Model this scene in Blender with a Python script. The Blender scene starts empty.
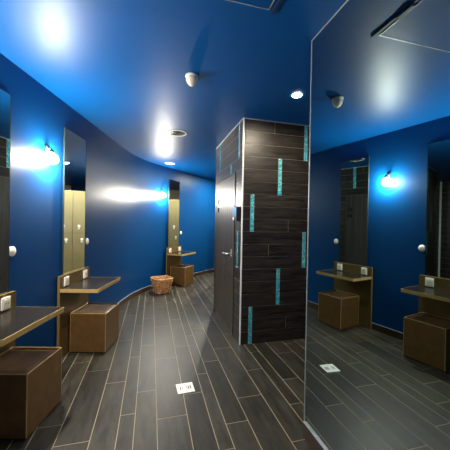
import bpy, bmesh, math, random
from mathutils import Vector, Matrix
random.seed(7)
S = bpy.context.scene
C = S.collection
PI = math.pi
H = 2.5            # ceiling height
MX = 0.9575        # plane of the big mirror and of the cubicle door

# ------------------------------------------------------------------ materials
def mat(name, color, rough=0.5, metal=0.0, spec=0.5, **kw):
    m = bpy.data.materials.new(name); m.use_nodes = True
    b = m.node_tree.nodes['Principled BSDF']
    b.inputs['Base Color'].default_value = (*color, 1)
    b.inputs['Roughness'].default_value = rough
    b.inputs['Metallic'].default_value = metal
    b.inputs['Specular IOR Level'].default_value = spec
    for k, v in kw.items():
        b.inputs[k.replace('_', ' ')].default_value = v
    return m

def nodes(m):
    return m.node_tree.nodes, m.node_tree.links, m.node_tree.nodes['Principled BSDF']

def noise_tone(m, c1, c2, scale=(1, 1, 1), nscale=6, detail=5, lo=.3, hi=.7, bump=0.0, rough=None, attr=None, attr_amt=.5, dist=0.0):
    """procedural colour: stretched noise between two tones, optional per-piece tone attribute, bump and roughness variation"""
    N, L, b = nodes(m)
    tc = N.new('ShaderNodeTexCoord'); mp = N.new('ShaderNodeMapping')
    mp.inputs['Scale'].default_value = scale
    L.new(tc.outputs['Object'], mp.inputs['Vector'])
    vec = mp.outputs['Vector']
    if attr:
        at = N.new('ShaderNodeAttribute'); at.attribute_name = attr
        ad = N.new('ShaderNodeVectorMath'); ad.operation = 'ADD'
        sc = N.new('ShaderNodeVectorMath'); sc.operation = 'SCALE'
        L.new(at.outputs['Color'], sc.inputs[0]); sc.inputs['Scale'].default_value = 37.0
        L.new(vec, ad.inputs[0]); L.new(sc.outputs[0], ad.inputs[1]); vec = ad.outputs[0]
    nz = N.new('ShaderNodeTexNoise'); nz.inputs['Scale'].default_value = nscale
    nz.inputs['Detail'].default_value = detail; nz.inputs['Roughness'].default_value = .65
    nz.inputs['Distortion'].default_value = dist
    L.new(vec, nz.inputs['Vector'])
    mr = N.new('ShaderNodeMapRange'); mr.inputs['From Min'].default_value = lo; mr.inputs['From Max'].default_value = hi
    L.new(nz.outputs['Fac'], mr.inputs['Value'])
    mx = N.new('ShaderNodeMix'); mx.data_type = 'RGBA'
    mx.inputs['A'].default_value = (*c1, 1); mx.inputs['B'].default_value = (*c2, 1)
    L.new(mr.outputs['Result'], mx.inputs['Factor'])
    out = mx.outputs['Result']
    if attr:
        m2 = N.new('ShaderNodeMix'); m2.data_type = 'RGBA'; m2.blend_type = 'MULTIPLY'
        m2.inputs['Factor'].default_value = attr_amt
        L.new(out, m2.inputs['A']); L.new(at.outputs['Color'], m2.inputs['B']); out = m2.outputs['Result']
    L.new(out, b.inputs['Base Color'])
    if bump:
        bp = N.new('ShaderNodeBump'); bp.inputs['Strength'].default_value = bump; bp.inputs['Distance'].default_value = .004
        L.new(nz.outputs['Fac'], bp.inputs['Height']); L.new(bp.outputs['Normal'], b.inputs['Normal'])
    if rough:
        r = N.new('ShaderNodeMapRange'); r.inputs['To Min'].default_value = rough[0]; r.inputs['To Max'].default_value = rough[1]
        L.new(nz.outputs['Fac'], r.inputs['Value']); L.new(r.outputs['Result'], b.inputs['Roughness'])
    return m

def emit(name, color, strength):
    m = bpy.data.materials.new(name); m.use_nodes = True
    b = m.node_tree.nodes['Principled BSDF']
    b.inputs['Base Color'].default_value = (.9, .9, .9, 1)
    b.inputs['Emission Color'].default_value = (*color, 1)
    b.inputs['Emission Strength'].default_value = strength
    return m

def blue_wall():
    m = mat('blue wall paint', (.0001, .052, .20), .45, 0, .27, Specular_Tint=(.66, .88, 1.0, 1))
    N, L, b = nodes(m)
    b.inputs['Anisotropic'].default_value = .3
    cv = N.new('ShaderNodeCombineXYZ'); cv.inputs['Z'].default_value = 1.0
    L.new(cv.outputs[0], b.inputs['Tangent'])
    b.inputs['Anisotropic Rotation'].default_value = .25
    tc = N.new('ShaderNodeTexCoord'); mp = N.new('ShaderNodeMapping'); mp.inputs['Scale'].default_value = (30, 30, 1.2)
    nz = N.new('ShaderNodeTexNoise'); nz.inputs['Scale'].default_value = 3; nz.inputs['Detail'].default_value = 4
    L.new(tc.outputs['Object'], mp.inputs['Vector']); L.new(mp.outputs['Vector'], nz.inputs['Vector'])
    bp = N.new('ShaderNodeBump'); bp.inputs['Strength'].default_value = .12; bp.inputs['Distance'].default_value = .003
    L.new(nz.outputs['Fac'], bp.inputs['Height']); L.new(bp.outputs['Normal'], b.inputs['Normal'])
    return m

M = {}
M['wall'] = blue_wall()
M['ceil'] = noise_tone(mat('blue ceiling paint', (.0001, .068, .26), .43, 0, .24, Specular_Tint=(.66, .88, 1.0, 1)), (.0001, .070, .268), (.0001, .062, .24), nscale=1.5, detail=3, bump=.05)
M['grout'] = mat('beige grout', (.42, .36, .24), .8)
M['grout_dark'] = mat('grey brown grout', (.42, .36, .28), .8)
M['plank'] = noise_tone(mat('charcoal plank tile', (.08, .08, .07), .42, 0, .4), (.024, .0225, .018), (.066, .062, .050), (7, 1.4, 7), 3.0, 9, .36, .66, .15, (.34, .52), 'tone', .8, .6)
M['tile'] = noise_tone(mat('dark wood grain wall tile', (.03, .025, .02), .3), (.004, .0034, .0028), (.060, .052, .042), (1.6, 1.6, 14), 2.5, 7, .32, .75, .35, (.30, .48), 'tone', .8, .8)
M['door'] = noise_tone(mat('grey brown wooden boards', (.08, .07, .06), .32), (.030, .025, .020), (.085, .073, .060), (16, 16, 1.0), 2, 6, .3, .75, .12, (.34, .5), 'tone', .7, .5)
M['steel'] = mat('brushed steel', (.92, .92, .90), .3, .15)
M['chrome'] = mat('chrome', (.85, .85, .85), .12, 1.0)
M['pale_metal'] = mat('pale aluminium edge', (.72, .75, .78), .35, .7)
M['mirror'] = mat('mirror glass', (.43, .53, .53), .0, 1.0)
M['tall_mirror'] = mat('tall mirror glass', (.66, .72, .68), .0, 1.0)
M['mirror_edge'] = mat('mirror edge', (.01, .02, .025), .7, 0, .1)
M['bronze'] = noise_tone(mat('bronze brown laminate', (.07, .045, .02), .38, .25), (.15, .10, .036), (.20, .138, .052), (12, 12, 1.2), 3, 6, .3, .7, .05)
M['leather'] = noise_tone(mat('bronze brown leatherette', (.1, .06, .03), .42, .35), (.17, .09, .029), (.23, .127, .045), (3, 3, 3), 6, 6, .3, .7, .08)
M['seat'] = noise_tone(mat('brown leatherette seat', (.08, .05, .03), .45, .15), (.10, .056, .026), (.17, .10, .046), (1, 1, 1), 9, 5, .3, .7, .06)
M['gold'] = noise_tone(mat('golden wood edge', (.5, .33, .12), .35, .3), (.55, .37, .13), (.72, .51, .21), (3, 3, 3), 8, 4, .3, .7)
M['gold_dark'] = mat('dull golden panel edge', (.26, .17, .065), .4, .3)
M['darktop'] = noise_tone(mat('dark satin shelf top', (.025, .022, .02), .17, 0, .2), (.008, .007, .006), (.018, .015, .012), (6, 6, 6), 8, 4, .3, .7)
M['white'] = mat('white plastic', (.88, .88, .85), .35)
M['offwhite'] = mat('cream plastic', (.90, .84, .68), .5)
M['vent'] = mat('dark grey metal', (.05, .05, .055), .6, .3)
M['black'] = mat('black plastic', (.012, .012, .014), .35)
M['navy'] = mat('dark navy metal', (.002, .016, .06), .5)
M['bluegloss'] = mat('glossy blue glass plate', (.0, .20, .42), .5)
M['base'] = noise_tone(mat('dark brown skirting tile', (.03, .022, .016), .3), (.030, .020, .013), (.075, .050, .033), (3, 3, 3), 6, 5, .3, .7)
M['wicker'] = noise_tone(mat('woven wicker', (.4, .2, .08), .6), (.30, .13, .045), (.85, .50, .24), (1, 1, 1), 40, 4, .35, .7, .3)
M['locker'] = noise_tone(mat('tan locker laminate', (.42, .34, .17), .35), (.21, .175, .09), (.26, .22, .115), (1, 1, 1), 3, 4, .3, .7)
M['locker_side'] = mat('dark locker carcass', (.10, .085, .06), .5)
M['lamp'] = emit('glowing frosted glass', (1.0, .90, .72), 560)
M['spot'] = emit('downlight lens', (1.0, .86, .66), 850)
M['spot_fill'] = emit('added fill downlight lens', (1.0, .88, .70), 300)
M['spot_far'] = emit('locker downlight lens', (1.0, .92, .74), 2300)

def mosaic_mat():
    m = mat('turquoise glass mosaic', (.05, .4, .5), .15)
    N, L, b = nodes(m)
    at = N.new('ShaderNodeAttribute'); at.attribute_name = 'tone'
    L.new(at.outputs['Color'], b.inputs['Base Color'])
    return m
M['mosaic'] = mosaic_mat()

# ------------------------------------------------------------------ mesh helpers
def obj(name, bm, material, parent=None, smooth=False, loc=None):
    me = bpy.data.meshes.new(name)
    bmesh.ops.recalc_face_normals(bm, faces=bm.faces)
    bm.to_mesh(me); bm.free()
    mats = material if isinstance(material, (list, tuple)) else [material]
    for k in mats: me.materials.append(M[k])
    o = bpy.data.objects.new(name, me); C.objects.link(o)
    if smooth:
        for p in me.polygons: p.use_smooth = True
    if parent: o.parent = parent
    if loc: o.location = loc
    return o

def tag(o, label, cat, group=None):
    o['label'] = label; o['category'] = cat
    if group: o['group'] = group
    return o

def thing(name, label, cat, loc=(0, 0, 0), rz=0, group=None):
    o = bpy.data.objects.new(name, None); C.objects.link(o)
    o.empty_display_size = .05
    o.location = loc; o.rotation_euler = (0, 0, rz)
    return tag(o, label, cat, group)

def struct(name, bm, material, parent=None, smooth=False):
    o = obj(name, bm, material, parent, smooth)
    if not parent: o['kind'] = 'structure'
    return o

def BM(): return bmesh.new()

def box(bm, a, b, bevel=0.0, mi=0, seg=2):
    v0 = set(bm.verts)
    r = bmesh.ops.create_cube(bm, size=1.0)
    vs = r['verts']
    c = [(a[i] + b[i]) / 2 for i in range(3)]; s = [abs(b[i] - a[i]) for i in range(3)]
    for v in vs: v.co = Vector((v.co.x * s[0] + c[0], v.co.y * s[1] + c[1], v.co.z * s[2] + c[2]))
    fs = list({f for v in vs for f in v.link_faces})
    for f in fs: f.material_index = mi
    if bevel:
        es = list({e for f in fs for e in f.edges})
        r = bmesh.ops.bevel(bm, geom=es, offset=bevel, segments=seg, affect='EDGES', profile=.5)
        for f in r['faces']: f.material_index = mi
    return fs

def lathe(bm, prof, center=(0, 0, 0), n=24, axis='z', mi=0, cap=True):
    """profile of (radius, height) turned round an axis"""
    rings = []
    for r, h in prof:
        ring = []
        for k in range(n):
            a = 2 * PI * k / n
            p = (r * math.cos(a), r * math.sin(a), h)
            if axis == 'y': p = (p[0], p[2], p[1])
            if axis == 'x': p = (p[2], p[0], p[1])
            ring.append(bm.verts.new((p[0] + center[0], p[1] + center[1], p[2] + center[2])))
        rings.append(ring)
    for i in range(len(rings) - 1):
        for k in range(n):
            f = bm.faces.new((rings[i][k], rings[i][(k + 1) % n], rings[i + 1][(k + 1) % n], rings[i + 1][k])); f.material_index = mi
    if cap:
        for ring in (rings[0], rings[-1]):
            f = bm.faces.new(ring); f.material_index = mi

def tube(bm, pts, r, n=8, mi=0, closed=False):
    pts = [Vector(p) for p in pts]; rings = []
    m = len(pts)
    for i, p in enumerate(pts):
        d = (pts[(i + 1) % m] - pts[i - 1]) if closed else (pts[min(i + 1, m - 1)] - pts[max(i - 1, 0)])
        d.normalize()
        up = Vector((0, 0, 1)) if abs(d.z) < .9 else Vector((1, 0, 0))
        s = d.cross(up).normalized(); t = s.cross(d)
        rings.append([bm.verts.new(p + r * (math.cos(2 * PI * k / n) * s + math.sin(2 * PI * k / n) * t)) for k in range(n)])
    for i in range(m if closed else m - 1):
        a, b = rings[i], rings[(i + 1) % m]
        for k in range(n):
            f = bm.faces.new((a[k], a[(k + 1) % n], b[(k + 1) % n], b[k])); f.material_index = mi
    if not closed:
        bm.faces.new(rings[0]); bm.faces.new(rings[-1])

def paint(o, fn):
    """per-face tone attribute, one value per face"""
    me = o.data
    at = me.color_attributes.new('tone', 'FLOAT_COLOR', 'CORNER')
    for p in me.polygons:
        c = fn(p)
        for li in p.loop_indices: at.data[li].color = (*c, 1)

def grey_tone(lo, hi):
    def f(p):
        g = random.uniform(lo, hi); return (g, g * random.uniform(.97, 1.0), g * random.uniform(.93, 1.0))
    return f

# ------------------------------------------------------------------ floor
XL, XR, YB, YF = -2.6, 4.35, -1.7, 8.9
bm = BM(); box(bm, (XL, YB, -.10), (XR, YF, -.0015))
floor = struct('floor', bm, 'grout')
cols = [(-.188, -.088, 2.006), (-.343, -.188, 2.43), (-.543, -.343, 2.66), (-.692, -.543, 2.005), (-.088, .055, 2.25), (.055, .26, 1.91), (.26, .408, 2.14),
        (.408, .5, 2.40), (.5, .655, 2.60), (.655, .854, 2.0), (.854, 1.012, 2.36), (1.012, 1.112, 1.84), (1.112, 1.265, 2.15), (1.265, 1.465, 2.6)]
W = [.10, .155, .20, .148]
x, k = 1.465, 3
while x < XR:
    w = min(W[k % 4], XR - x); cols.append((x, x + w, random.uniform(0, .84))); x += w; k += 1
x, k = -.692, 0
while x > XL:
    w = min(W[(0, 3, 2, 1)[k % 4]], x - XL); cols.append((x - w, x, random.uniform(0, .84))); x -= w; k += 1
bm = BM(); g = .0024; LP = .843
for x0, x1, off in cols:
    y = off - math.ceil((off - YB) / LP) * LP
    while y < YF:
        a, b = max(y + g, YB), min(y + LP - g, YF)
        if b - a > .01:
            bm.faces.new([bm.verts.new(p) for p in ((x0 + g, a, 0), (x1 - g, a, 0), (x1 - g, b, 0), (x0 + g, b, 0))])
        y += LP
pl = obj('floor_planks', bm, 'plank', floor)
paint(pl, grey_tone(.42, 1.0))

# ------------------------------------------------------------------ ceiling
bm = BM(); box(bm, (XL, YB, H), (XR, YF, H + .1))
struct('ceiling', bm, 'ceil')

# ------------------------------------------------------------------ curved left wall
ctrl = [(-2.30, -2.6), (-2.04, -1.6), (-1.63, 0.0), (-1.25, 1.45), (-1.045, 2.25), (-.86, 2.98), (-.75, 3.42), (-.65, 3.82), (-.545, 4.25), (-.44, 4.66), (-.327, 5.02), (-.195, 5.31),
        (-.01, 5.61), (.21, 5.86), (.468, 6.12), (.725, 6.42), (1.0, 6.74), (1.30, 7.04), (1.63, 7.32), (2.38, 7.82), (3.3, 8.35), (4.5, 8.7), (5.2, 8.9)]
def catmull(P, n):
    out = []
    for i in range(1, len(P) - 2):
        p0, p1, p2, p3 = [Vector(P[j]) for j in (i - 1, i, i + 1, i + 2)]
        for k in range(n):
            t = k / n
            out.append(.5 * ((2 * p1) + (-p0 + p2) * t + (2 * p0 - 5 * p1 + 4 * p2 - p3) * t * t + (-p0 + 3 * p1 - 3 * p2 + p3) * t ** 3))
    out.append(Vector(P[-2])); return out
WL = catmull(ctrl, 8)
def offset(P, d):
    out = []
    for i, p in enumerate(P):
        t = (P[min(i + 1, len(P) - 1)] - P[max(i - 1, 0)]).normalized()
        out.append(p + Vector((t.y, -t.x)) * d)     # positive = into the room
    return out
def ribbon(bm, d0, d1, z0, z1, mi=0):
    A, B = offset(WL, d0), offset(WL, d1)
    prev = None
    for a, b in zip(A, B):
        q = [bm.verts.new((a.x, a.y, z0)), bm.verts.new((b.x, b.y, z0)), bm.verts.new((b.x, b.y, z1)), bm.verts.new((a.x, a.y, z1))]
        if prev:
            for k in range(4):
                f = bm.faces.new((prev[k], prev[(k + 1) % 4], q[(k + 1) % 4], q[k])); f.material_index = mi
        else: bm.faces.new(q)
        prev = q
    bm.faces.new(prev)
bm = BM(); ribbon(bm, -.12, 0, 0, H)
struct('wall_left', bm, 'wall', smooth=False)
me_ = bpy.data.objects['wall_left'].data
for p in me_.polygons: p.use_smooth = abs(p.normal.z) < .5
cn = []
for p in me_.polygons:
    for vi in p.vertices:
        v = me_.vertices[vi].co
        if abs(p.normal.z) > .5: cn.append(p.normal.copy()); continue
        k = min(range(len(WL)), key=lambda i: (WL[i] - Vector((v.x, v.y))).length_squared)
        t_ = (WL[min(k + 1, len(WL) - 1)] - WL[max(k - 1, 0)]).normalized()
        nn = Vector((t_.y, -t_.x, 0))
        cn.append(nn if nn.dot(p.normal) > .3 else (-nn if nn.dot(p.normal) < -.3 else p.normal.copy()))
me_.normals_split_custom_set(cn)
bm = BM(); ribbon(bm, .0005, .012, 0, .082)
bl = struct('baseboard_left', bm, 'base')
bm = BM(); ribbon(bm, .0005, .013, .082, .086)
obj('top_edge', bm, 'pale_metal', bl)

# ------------------------------------------------------------------ other walls
bm = BM(); box(bm, (-2.35, -1.72, 0), (MX + .005, -1.6, H)); struct('wall_back', bm, 'wall')
MY = 1.546
bm = BM()
pts = [(MX + .006, -1.6), (1.14, -1.6), (1.14, MY - .16), (4.2, MY - .16), (4.2, MY), (MX + .006, MY)]
lo = [bm.verts.new((*p, 0)) for p in pts]; hi = [bm.verts.new((*p, H)) for p in pts]
bm.faces.new(lo); bm.faces.new(hi)
for i in range(6): bm.faces.new((lo[i], lo[(i + 1) % 6], hi[(i + 1) % 6], hi[i]))
struct('wall_right', bm, 'wall')

def tile_quads(bm, put, u0, u1, z0, z1, holes, joints, pitch=H / 18, g=.0019):
    """courses of long tiles over a rectangle in (u,z); holes are (u0,u1,z0,z1) kept free; joints {course: [u]}"""
    n = round((z1 - z0) / pitch)
    for c in range(n):
        a, b = z0 + c * pitch, z0 + (c + 1) * pitch
        cuts = [(u0, u1)]
        for h in holes:
            if h[2] < b - .01 and h[3] > a + .01:
                nc = []
                for s, e in cuts:
                    if h[1] <= s or h[0] >= e: nc.append((s, e)); continue
                    if h[0] > s: nc.append((s, h[0]))
                    if h[1] < e: nc.append((h[1], e))
                cuts = nc
        js = joints.get(c, [])
        for s, e in cuts:
            xs = [s] + sorted(j for j in js if s + .03 < j < e - .03) + [e]
            for p, q in zip(xs, xs[1:]):
                bm.faces.new([bm.verts.new(put(*t)) for t in ((p + g, a + g), (q - g, a + g), (q - g, b - g), (p + g, b - g))])

# ------------------------------------------------------------------ tiled cubicle block
BX0, BX1, BY0, BY1 = MX, 2.5, 2.875, 4.2
bm = BM(); box(bm, (BX0 + .003, BY0 + .003, 0), (BX1, BY1, H))
block = struct('wall_cubicle', bm, 'grout_dark')
P = H / 18
fs = [(1.05, 1.104, 9, 12), (1.05, 1.104, 0, 3), (1.378, 1.432, 12, 15), (1.378, 1.432, 3, 6), (1.70, 1.754, 15, 18), (1.70, 1.754, 6, 9),
      (2.03, 2.084, 9, 12), (2.03, 2.084, 0, 3), (2.34, 2.394, 12, 15)]
holes = [(a + .005, b - .006, c * P, d * P) for a, b, c, d in fs]
joints = {9: [1.52], 7: [1.28], 1: [1.51], 12: [2.2], 3: [2.25], 15: [2.1], 17: [1.33], 5: [1.95], 13: [1.87]}
bm = BM(); tile_quads(bm, lambda u, z: (u, BY0, z), BX0 + .006, BX1, 0, H, holes, joints)
t = obj('front_tiles', bm, 'tile', block); paint(t, grey_tone(.6, 1.0))
DY0, DY1, DZ = 3.15, 4.085, 1.944
ls = [(3.00, 3.04, 15, 18), (3.31, 3.36, 12, 15), (3.895, 3.945, 15, 18), (3.00, 3.04, 6, 9)]
lh = [(a, b, max(c * P, 1.96) if a > 3.1 else c * P, d * P) for a, b, c, d in ls]
bm = BM(); tile_quads(bm, lambda u, z: (BX0, u, z), BY0 + .006, BY1, 0, H, lh + [(DY0 - .012, DY1 + .012, -.1, DZ + .004)], {16: [3.5], 17: [3.75], 14: [3.62]})
t = obj('side_tiles', bm, 'tile', block); paint(t, grey_tone(.6, 1.0))

def mosaic_col(p):
    r = random.random()
    if r < .12: c = (.35, .85, .95)
    elif r < .45: c = (.04, .66, .82)
    elif r < .75: c = (.02, .50, .66)
    else: c = (.012, .30, .44)
    return tuple(min(1, v * random.uniform(.8, 1.2)) for v in c)
def mosaic(put, u0, u1, z0, z1, cols_=3):
    bm = BM(); w = (u1 - u0) / cols_; n = max(1, round((z1 - z0) / w)); h = (z1 - z0) / n
    for i in range(cols_):
        for j in range(n):
            a, b, c, d = u0 + i * w + .0009, u0 + (i + 1) * w - .0009, z0 + j * h + .0009, z0 + (j + 1) * h - .0009
            bm.faces.new([bm.verts.new(put(*q)) for q in ((a, c), (b, c), (b, d), (a, d))])
    o = obj('mosaic_strip', bm, 'mosaic', block); paint(o, mosaic_col)
for a, b, c, d in holes: mosaic(lambda u, z: (u, BY0 - .0005, z), a + .002, b - .002, c + .002, d - .002)
for a, b, c, d in lh: mosaic(lambda u, z: (BX0 - .0005, u, z), a + .002, b - .002, c + .002, d - .002, 2)
bm = BM(); box(bm, (BX0 - .004, BY0 - .004, 0), (BX0 + .011, BY0 + .011, H), .002)
o = obj('corner_trim', bm, 'steel', block); o['label'] = 'bright steel corner edge'
bm = BM(); box(bm, (BX0 - .003, BY0 - .003, H - .012), (BX1, BY0 + .004, H)); box(bm, (BX0 - .003, BY0, H - .012), (BX0 + .004, BY1, H))
obj('ceiling_bead', bm, 'pale_metal', block)

# cubicle door in the side face
door = thing('door_1', 'grey brown plank door in the side of the tiled cubicle', 'door', (BX0, DY0, 0)); door['kind'] = 'structure'
bm = BM(); nb = 9; w = (DY1 - DY0) / nb
for i in range(nb): box(bm, (-.004, i * w + .002, .012), (.03, (i + 1) * w - .002, DZ - .006), .002, seg=1)
d = obj('door_leaf', bm, 'door', door)
tones = [random.uniform(.6, 1) for _ in range(nb)]
paint(d, lambda p: (tones[min(nb - 1, max(0, int(p.center.y / w)))],) * 3)
bm = BM(); fr = .011
box(bm, (-.007, -fr, 0), (.02, 0, DZ + fr)); box(bm, (-.007, DY1 - DY0, 0), (.02, DY1 - DY0 + fr, DZ + fr)); box(bm, (-.007, 0, DZ - .004), (.02, DY1 - DY0, DZ + fr))
obj('door_frame', bm, 'base', door)
bm = BM(); box(bm, (-.008, .09, .93), (-.004, .108, 1.02), .001)
hp = obj('handle_plate', bm, 'steel', door)
bm = BM(); tube(bm, [(-.006, .10, .965), (-.05, .10, .965), (-.062, .115, .965), (-.064, .18, .962), (-.062, .29, .956)], .011, 10)
obj('lever_handle', bm, 'pale_metal', hp)
for z in (1.53, 1.655):
    bm = BM(); box(bm, (-.018, .79, z - .030), (-.004, .90, z + .030), .002)
    obj('hinge', bm, 'black', door)

# entry panel beside that door
rd = thing('entry_control_panel', 'small glossy blue control panel on dark tiles beside the cubicle door', 'control panel', (BX0, 3.0, 1.37))
bm = BM(); box(bm, (-.05, -.085, 0), (-.0015, .06, .155), .004); obj('housing', bm, 'black', rd)
bm = BM(); box(bm, (-.053, -.081, .05), (-.049, .058, .152), .001); obj('display', bm, 'bluegloss', rd)
bm = BM(); box(bm, (-.053, .015, .006), (-.049, .05, .042), .001); obj('push_button', bm, 'white', rd)

# dark tiled end of the side passage, with a pale corner strip (seen only in the mirrors)
bm = BM(); box(bm, (4.203, MY, 0), (4.34, YF - .1, H)); we = struct('wall_end', bm, 'grout_dark')
bm = BM(); tile_quads(bm, lambda u, z: (4.2, u, z), MY, 4.6, 0, H, [], {2: [2.4], 5: [3.1], 8: [2.7], 11: [3.5], 14: [2.2]})
t = obj('end_tiles', bm, 'tile', we); paint(t, grey_tone(.6, 1.0))
bm = BM(); box(bm, (4.185, 3.05, 0), (4.2, 3.09, H)); obj('corner_trim', bm, 'steel', we)

# ------------------------------------------------------------------ big mirror on the right
ZB = .093
bm = BM(); box(bm, (MX - .012, -1.6, .0), (MX + .004, MY - .003, ZB - .003)); br = struct('baseboard_right', bm, 'base')
bm = BM(); box(bm, (MX - .012, -1.6, ZB - .003), (MX + .004, MY - .003, ZB)); obj('top_edge', bm, 'pale_metal', br)
gm = thing('wall_mirror', 'huge floor to ceiling mirror covering the whole right wall', 'mirror', (MX, 0, ZB))
bm = BM(); box(bm, (0, -1.59, .001), (.004, MY - .004, H - ZB - .006)); obj('mirror_glass', bm, 'mirror', gm)
bm = BM(); box(bm, (-.003, MY - .004, .001), (.0058, MY + .002, H - ZB - .002)); box(bm, (-.003, -1.59, H - ZB - .006), (.0058, MY + .002, H - ZB - .001))
o = obj('edge_strip', bm, 'pale_metal', gm); o['label'] = 'pale metal edge strip'

# ------------------------------------------------------------------ vanities
def copy_tree(o, parent=None):
    c = o.copy(); C.objects.link(c)
    if parent: c.parent = parent
    for ch in list(o.children): copy_tree(ch, c)
    return c

def by_normal(bm, test, mi):
    bm.normal_update()
    for f in bm.faces:
        if test(f.normal, f.calc_center_median()): f.material_index = mi

PW = .2925
def make_vanity():
    r = thing('vanity_shelf', '', 'vanity shelf')
    bm = BM(); box(bm, (-PW, -.035, 0), (PW, -.013, .80)); bmesh.ops.recalc_face_normals(bm, faces=bm.faces)
    obj('back_panel', bm, 'bronze', r)
    bm = BM()
    box(bm, (-PW - .002, -.037, 0), (-PW + .0, -.013, .802)); box(bm, (PW, -.037, 0), (PW + .002, -.013, .802)); box(bm, (-PW, -.037, .80), (PW, -.013, .803))
    obj('edge_band', bm, 'gold_dark', r.children[0])
    for z in (.12, .55):
        bm = BM(); box(bm, (-PW + .04, -.013, z), (PW - .04, -.001, z + .06)); obj('mounting_rail', bm, 'black', r)
    bm = BM(); box(bm, (-PW + .002, -.393, .652), (PW - .002, -.037, .685)); bmesh.ops.recalc_face_normals(bm, faces=bm.faces)
    sh = obj('shelf', bm, 'darktop', r)
    bm = BM(); box(bm, (-PW, -.397, .651), (PW, -.393, .6855)); box(bm, (-PW, -.393, .651), (-PW + .002, -.037, .6855)); box(bm, (PW - .002, -.393, .651), (PW, -.037, .6855))
    obj('edge_band', bm, 'gold', sh)
    for u in (-.19, .19):
        bm = BM(); box(bm, (u - .041, -.047, .695), (u + .041, -.0355, .783), .004)
        so = obj('socket', bm, 'white', r)
        bm = BM(); lathe(bm, [(.026, -.0505), (.024, -.0472), (.021, -.0472)], (u, 0, .739), 20, 'y')
        box(bm, (u - .03, -.0495, .709), (u + .03, -.0468, .769), .001)
        obj('socket_face', bm, 'offwhite', so)
        bm = BM(); box(bm, (u - .012, -.052, .735), (u - .007, -.0493, .743)); box(bm, (u + .007, -.052, .735), (u + .012, -.0493, .743))
        obj('pin_hole', bm, 'black', so)
    return r

def make_mirror():
    r = thing('tall_mirror', '', 'mirror')
    bm = BM(); box(bm, (-.226, -.015, .807), (.196, -.004, 2.246)); obj('mirror_glass', bm, 'tall_mirror', r)
    bm = BM(); t = .004
    box(bm, (-.23, -.0165, .805), (-.226, -.002, 2.25)); box(bm, (.196, -.0165, .805), (.2, -.002, 2.25)); box(bm, (-.226, -.0165, 2.246), (.196, -.002, 2.25)); box(bm, (-.226, -.0165, .804), (.196, -.002, .807))
    obj('mirror_frame', bm, 'mirror_edge', r)
    return r

SW, SD, SH = .37, .36, .40
def make_stool():
    r = thing('cube_stool', '', 'stool')
    bm = BM()
    a = SW / 2
    # body with a sunken top: outer box whose top face is inset and pushed down
    fs = box(bm, (-a, -SD, .006), (a, 0, SH), .006, seg=3)
    bm.normal_update()
    top = max((f for f in bm.faces if f.normal.z > .9), key=lambda f: f.calc_area())
    bmesh.ops.inset_region(bm, faces=[top], thickness=.010, depth=0)
    bmesh.ops.inset_region(bm, faces=[top], thickness=.002, depth=-.014)
    body = obj('body', bm, 'leather', r, smooth=False)
    # cushion: gently domed sunk seat
    bm = BM(); n = 14; g = []
    for i in range(n + 1):
        row = []
        for j in range(n + 1):
            u, v = i / n, j / n
            e = min(u, 1 - u, v, 1 - v)
            z = SH - .014 + .012 * min(1, e * 8) ** .5 - .008 * math.exp(-((u - .5) ** 2 + (v - .5) ** 2) * 10)
            row.append(bm.verts.new((-a + .013 + u * (SW - .026), -SD + .013 + v * (SD - .026), z)))
        g.append(row)
    for i in range(n):
        for j in range(n): bm.faces.new((g[i][j], g[i + 1][j], g[i + 1][j + 1], g[i][j + 1]))
    obj('seat_pad', bm, 'seat', r, smooth=True)
    bm = BM(); e = .0035
    c = [(-a + e, -SD + e), (a - e, -SD + e), (a - e, -e), (-a + e, -e)]
    tube(bm, [(x, y, SH - .002) for x, y in c for _ in (0,)], .0045, 8, closed=True)
    o = obj('top_piping', bm, 'gold', r); o['label'] = 'golden piping round the seat'
    for x, y in c:
        bm = BM(); tube(bm, [(x, y, .012), (x, y, SH - .003)], .0042, 8); obj('corner_piping', bm, 'gold', r)
    return r

def make_button():
    r = thing('wall_button', '', 'button')
    bm = BM(); lathe(bm, [(.038, .02), (.038, -.012), (.036, -.014)], (0, 0, 0), 28, 'y'); obj('button_plate', bm, 'white', r, True)
    bm = BM(); lathe(bm, [(.020, -.0135), (.020, -.0155), (.018, -.0165), (.008, -.0167)], (0, 0, 0), 24, 'y'); obj('button_knob', bm, 'offwhite', r, True)
    return r

def make_lamp():
    r = thing('wall_lamp', '', 'lamp')
    bm = BM(); box(bm, (-.026, -.014, -.012), (.026, -.001, .05), .003); obj('wall_plate', bm, 'vent', r)
    bm = BM(); tube(bm, [(0, -.012, .03), (0, -.030, .034), (0, -.044, .03), (0, -.048, .012), (0, -.048, -.012)], .006, 8); obj('bracket_arm', bm, 'black', r)
    bm = BM(); lathe(bm, [(.010, .020), (.021, .012), (.023, -.022)], (0, -.048, 0), 18); obj('lamp_holder', bm, 'black', r, True)
    bm = BM(); lathe(bm, [(.020, -.022), (.041, -.036), (.049, -.062), (.042, -.090), (.016, -.104)], (0, -.055, 0), 20); obj('glass_globe', bm, 'lamp', r, True)
    return r

def place(o, c, phi, du=0, dn=0, z=0):
    u = Vector((math.sin(phi), math.cos(phi))); n = Vector((math.cos(phi), -math.sin(phi)))
    p = Vector(c) + u * du + n * dn
    o.location = (p.x, p.y, z); o.rotation_euler = (0, 0, PI / 2 - phi)

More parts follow.
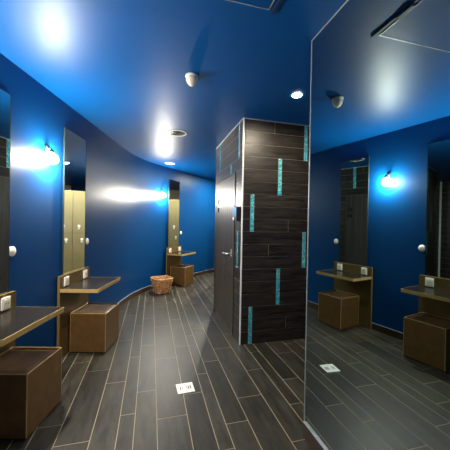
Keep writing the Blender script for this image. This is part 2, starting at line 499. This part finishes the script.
R14, R40 = math.radians(14), math.radians(37)
spots = [((-1.083, 2.125), R14, .066), ((-.797, 3.225), R14, .05), ((.472, 6.115), R40, 0.0)]
where = ['at the left edge of the photo', 'in the middle of the left wall', 'far away at the end of the curved wall']
van, mir, sto, btn, lam = make_vanity(), make_mirror(), make_stool(), make_button(), make_lamp()
vl = ['dark shelf with golden edge on bronze back panel, cut by the left photo edge',
      'bronze backed shelf with golden edge and two white sockets, middle one of three',
      'small far bronze shelf behind the wicker basket at the end of the curved wall']
ml = ['tall narrow mirror cut by the left photo edge, above the nearest shelf',
      'tall narrow mirror right of the nearest glowing wall lamp, reflecting tan lockers',
      'tall narrow mirror farthest away, above the shelf behind the wicker basket']
sl = ['large bronze cube stool nearest the camera, cut by the left photo edge',
      'bronze cube stool under the middle shelf, between nearest and farthest stool',
      'small far bronze cube stool right of the wicker basket']
bl_ = ['white round wall button on blue wall nearest the camera',
       'white round wall button right beside the middle tall mirror',
       'tiny far white wall button right of the farthest tall mirror']
for i, (c, phi, su) in enumerate(spots):
    v, m_, s, b = (van, mir, sto, btn) if i == 0 else (copy_tree(van), copy_tree(mir), copy_tree(sto), copy_tree(btn))
    place(v, c, phi); tag(v, vl[i], 'vanity shelf', 'vanity shelves along the blue wall')
    place(m_, c, phi); place(m_, c, phi, (.05, .022, .0)[i]); tag(m_, ml[i], 'mirror', 'tall mirrors along the blue wall')
    place(s, c, phi, su, .05); tag(s, sl[i], 'stool', 'cube stools under the shelves')
    place(b, c, phi, .285, 0.0, 1.10); tag(b, bl_[i], 'button', 'round wall buttons')
for i, (c, phi, z, l) in enumerate([((-1.083 - .465 * math.sin(R14), 2.125 - .465 * math.cos(R14)), R14, 1.945, 'wall lamp left of the nearest tall mirror, outside the photo'), ((-.912, 2.777), R14, 1.945, 'glowing wall lamp between the two nearest tall mirrors'), ((.19, 5.838), R40, 1.95, 'far glowing wall lamp left of the farthest tall mirror')]):
    o = lam if i == 0 else copy_tree(lam)
    place(o, c, phi, 0, 0, z); tag(o, l, 'lamp', 'wall lamps on the blue wall')

# ------------------------------------------------------------------ wicker basket
bk = thing('wicker_basket', 'woven wicker waste basket on the floor before the blue wall', 'basket', (.205, 5.36, 0), math.radians(20))
def bsk_r(a, z):        # rounded-square section that widens upward
    s = .112 + .062 * z / .26
    k = 5.0
    return s / (abs(math.cos(a)) ** k + abs(math.sin(a)) ** k) ** (1 / k)
bm = BM(); NR, NS = 10, 48
for r in range(NR):
    z = .014 + r * .0258
    pts = []
    for k in range(NS):
        a = 2 * PI * k / NS; q = bsk_r(a, z) + .008 * math.sin(k * PI / 3 + r * PI + PI / 6)
        pts.append((q * math.cos(a), q * math.sin(a), z))
    tube(bm, pts, 0.0135, 6, closed=True)
obj('woven_side', bm, 'wicker', bk, True)
bm = BM()
for k in range(24):
    a = 2 * PI * k / 24
    tube(bm, [(bsk_r(a, z) * math.cos(a), bsk_r(a, z) * math.sin(a), z) for z in (.004, .1, .2, .262)], .006, 6)
obj('upright_canes', bm, 'wicker', bk, True)
bm = BM()
for r, z in ((.013, .264), (.011, .276)):
    tube(bm, [((bsk_r(2 * PI * k / 48, .26) + .003 * math.sin(k * 1.6)) * math.cos(2 * PI * k / 48), (bsk_r(2 * PI * k / 48, .26) + .003 * math.sin(k * 1.6)) * math.sin(2 * PI * k / 48), z) for k in range(48)], r, 7, closed=True)
obj('rim', bm, 'wicker', bk, True)
bm = BM(); vs = [bm.verts.new((bsk_r(2 * PI * k / 32, 0) * math.cos(2 * PI * k / 32), bsk_r(2 * PI * k / 32, 0) * math.sin(2 * PI * k / 32), .008)) for k in range(32)]; bm.faces.new(vs)
ex = bmesh.ops.extrude_face_region(bm, geom=bm.faces[:]); 
for v in [e for e in ex['geom'] if isinstance(e, bmesh.types.BMVert)]: v.co.z += .008
obj('bottom', bm, 'wicker', bk)

# ------------------------------------------------------------------ floor drain
dr = thing('floor_drain', 'square pale steel drain grate in the dark plank floor', 'drain', (.284, 2.22, .0005), math.radians(3))
bm = BM(); box(bm, (-.068, -.066, 0), (.068, .066, .003), .001); obj('drain_plate', bm, 'white', dr)
for x, w in ((-.038, .008), (-.022, .004), (.012, .004), (.026, .008), (.042, .008)):
    bm = BM(); box(bm, (x - w / 2, -.022, .003), (x + w / 2, .022, .0036)); obj('grate_slot', bm, 'black', dr)
for q in (-.058, .058):
    for y in (-.056, .056):
        bm = BM(); lathe(bm, [(.005, .003), (.004, .004)], (q, y, 0), 10); obj('screw', bm, 'steel', dr)

# ------------------------------------------------------------------ ceiling fixtures
def make_detector():
    r = thing('motion_detector', 'cream cone shaped motion detector hanging from the blue ceiling', 'detector', (.29, 2.18, H))
    bm = BM(); lathe(bm, [(.050, -.001), (.052, -.012), (.046, -.022)], (0, 0, 0), 28); obj('mounting_base', bm, 'white', r, True)
    bm = BM(); lathe(bm, [(.045, -.022), (.046, -.034), (.040, -.054), (.028, -.072), (.014, -.082), (.004, -.084)], (0, 0, 0), 28); obj('sensor_dome', bm, 'offwhite', r, True)
    return r
make_detector()

def make_vent(label, loc, rr=.125):
    r = thing('ceiling_vent', label, 'vent', loc, 0, 'round ceiling vents')
    bm = BM(); lathe(bm, [(rr, -.001), (rr, -.005), (rr - .008, -.010), (rr - .016, -.009), (rr - .018, -.003)], (0, 0, 0), 36, cap=False); obj('outer_ring', bm, 'white', r, True)
    bm = BM(); lathe(bm, [(rr - .018, -.001), (rr - .018, -.003)], (0, 0, 0), 36); obj('vent_throat', bm, 'black', r)
    for q in (.02, .048, .076):
        if q > rr - .035: continue
        bm = BM(); lathe(bm, [(q + .004, -.004), (q + .003, -.010), (q - .003, -.010), (q - .003, -.004)], (0, 0, 0), 30, cap=False); obj('vent_ring', bm, 'vent', r, True)
    return r
make_vent('round louvred vent in the glossy blue ceiling, nearer one with dark rings', (.305, 3.63, H))

def make_downlight(label, loc, m, rr=.036, tilt=None):
    r = thing('ceiling_downlight', label, 'downlight', loc, 0, 'recessed ceiling downlights')
    bm = BM(); lathe(bm, [(rr + .014, -.001), (rr + .014, -.004), (rr + .004, -.008), (rr, -.002)], (0, 0, 0), 28, cap=False); obj('trim_ring', bm, 'steel', r, True)
    bm = BM(); lathe(bm, [(rr, -.002), (rr * .8, -.006), (rr * .3, -.009)], (0, 0, 0), 24); obj('lens', bm, m, r, True)
    return r
make_downlight('dazzling recessed downlight in the ceiling before the tiled cubicle', (1.243, 2.233, H), 'spot')
make_downlight('shallow round ceiling light far down the room near the curved wall', (.33, 5.55, H), 'white', .09)
make_downlight('unseen fill downlight added behind the camera, outside the photo', (.15, -.5, H), 'spot_fill')
make_downlight('ceiling downlight behind the cubicle, seen only in the tall mirrors', (1.42, 5.45, H), 'spot_far')
make_downlight('ceiling downlight over the far lockers, seen only in the farthest mirror', (1.72, 6.60, H), 'spot_far')

ht = thing('ceiling_hatch', 'square blue access hatch in the ceiling at the top photo edge', 'hatch', (0, 0, H))
bm = BM(); box(bm, (.02, .80, -.003), (.588, 1.383, -.0005)); obj('hatch_panel', bm, 'ceil', ht)
bm = BM(); t = .005
box(bm, (.012, 1.386, -.005), (.597, 1.391, -.0005)); box(bm, (.592, .80, -.005), (.597, 1.386, -.0005)); box(bm, (.012, .80, -.005), (.017, 1.386, -.0005)); box(bm, (.012, .795, -.005), (.597, .80, -.0005))
obj('hatch_frame', bm, 'pale_metal', ht)
bm = BM(); box(bm, (.618, .80, -.010), (.634, 1.41, -.0005)); o = obj('dark_edge_strip', bm, 'navy', ht)  # navy strip built for the dark gap along the hatch edge
bm = BM(); box(bm, (.606, 1.14, -.016), (.630, 1.24, -.0005), .002); obj('latch', bm, 'navy', ht)

# ------------------------------------------------------------------ lockers (seen in the tall mirrors)
LW, LD, LH = .30, .30, 2.0
def make_locker():
    r = thing('locker', '', 'locker')
    bm = BM(); box(bm, (-LW / 2 + .001, .018, .0), (LW / 2 - .001, LD, LH)); obj('carcass', bm, 'locker_side', r)
    for z0, z1, zl, s in ((.08, 1.058, .915, -1), (1.064, LH - .004, 1.215, 1)):
        bm = BM(); box(bm, (-LW / 2 + .003, 0, z0), (LW / 2 - .003, .018, z1), .002); d_ = obj('door', bm, 'locker', r)
        bm = BM(); lathe(bm, [(.032, -.001), (.032, -.012), (.024, -.026)], (.03 * s, 0, zl), 18, 'y'); box(bm, (.03 * s - .02, -.012, zl - .07), (.03 * s + .02, -.001, zl - .02), .003)
        obj('lock', bm, 'white', d_, False)
    return r
lk = make_locker(); first = True
def put_locker(x, y, rz, label, group):
    global first
    o = lk if first else copy_tree(lk); first = False
    o.location = (x, y, 0); o.rotation_euler = (0, 0, rz); tag(o, label, 'locker', group)
ra = math.atan2(-.66, .75)
names = ['leftmost', 'second', 'third', 'fourth', 'fifth']
for k in range(-1, 3):
    put_locker(1.77 + k * .302 * .75, 5.80 - k * .302 * .66, ra, 'tan two door locker reflected in the middle tall mirror', 'lockers reflected in the middle tall mirror')
for k in range(3):
    put_locker(2.3, 6.50 + k * .302, -PI / 2, 'tan two door locker reflected in the farthest tall mirror', 'lockers reflected in the farthest tall mirror')

# ------------------------------------------------------------------ world, camera, view
w = bpy.data.worlds.new('world'); S.world = w; w.use_nodes = True
w.node_tree.nodes['Background'].inputs['Color'].default_value = (.01, .02, .05, 1)
w.node_tree.nodes['Background'].inputs['Strength'].default_value = .1
cam = bpy.data.cameras.new('camera'); co = bpy.data.objects.new('camera', cam); C.objects.link(co); S.camera = co
cam.sensor_width = 36; cam.sensor_fit = 'HORIZONTAL'; cam.lens = 275.44 / 450 * 36; cam.clip_start = .02
yaw, pitch, roll = [math.radians(a) for a in (14.943, -.3916, 1.0207)]
F = Vector((math.sin(yaw) * math.cos(pitch), math.cos(yaw) * math.cos(pitch), math.sin(pitch)))
r_ = Vector((math.cos(yaw), -math.sin(yaw), 0)); u_ = r_.cross(F)
R2 = math.cos(roll) * r_ + math.sin(roll) * u_; U2 = -math.sin(roll) * r_ + math.cos(roll) * u_
mw = Matrix((R2, U2, -F)).transposed().to_4x4(); mw.translation = Vector((0, 0, 1.3398))
co.matrix_world = mw
S.view_settings.view_transform = 'Standard'; S.view_settings.look = 'None'
S.view_settings.exposure = 1.1; S.view_settings.gamma = 1.0; S.view_settings.use_curve_mapping = False
S.cycles.max_bounces = 12; S.cycles.glossy_bounces = 8; S.cycles.diffuse_bounces = 5
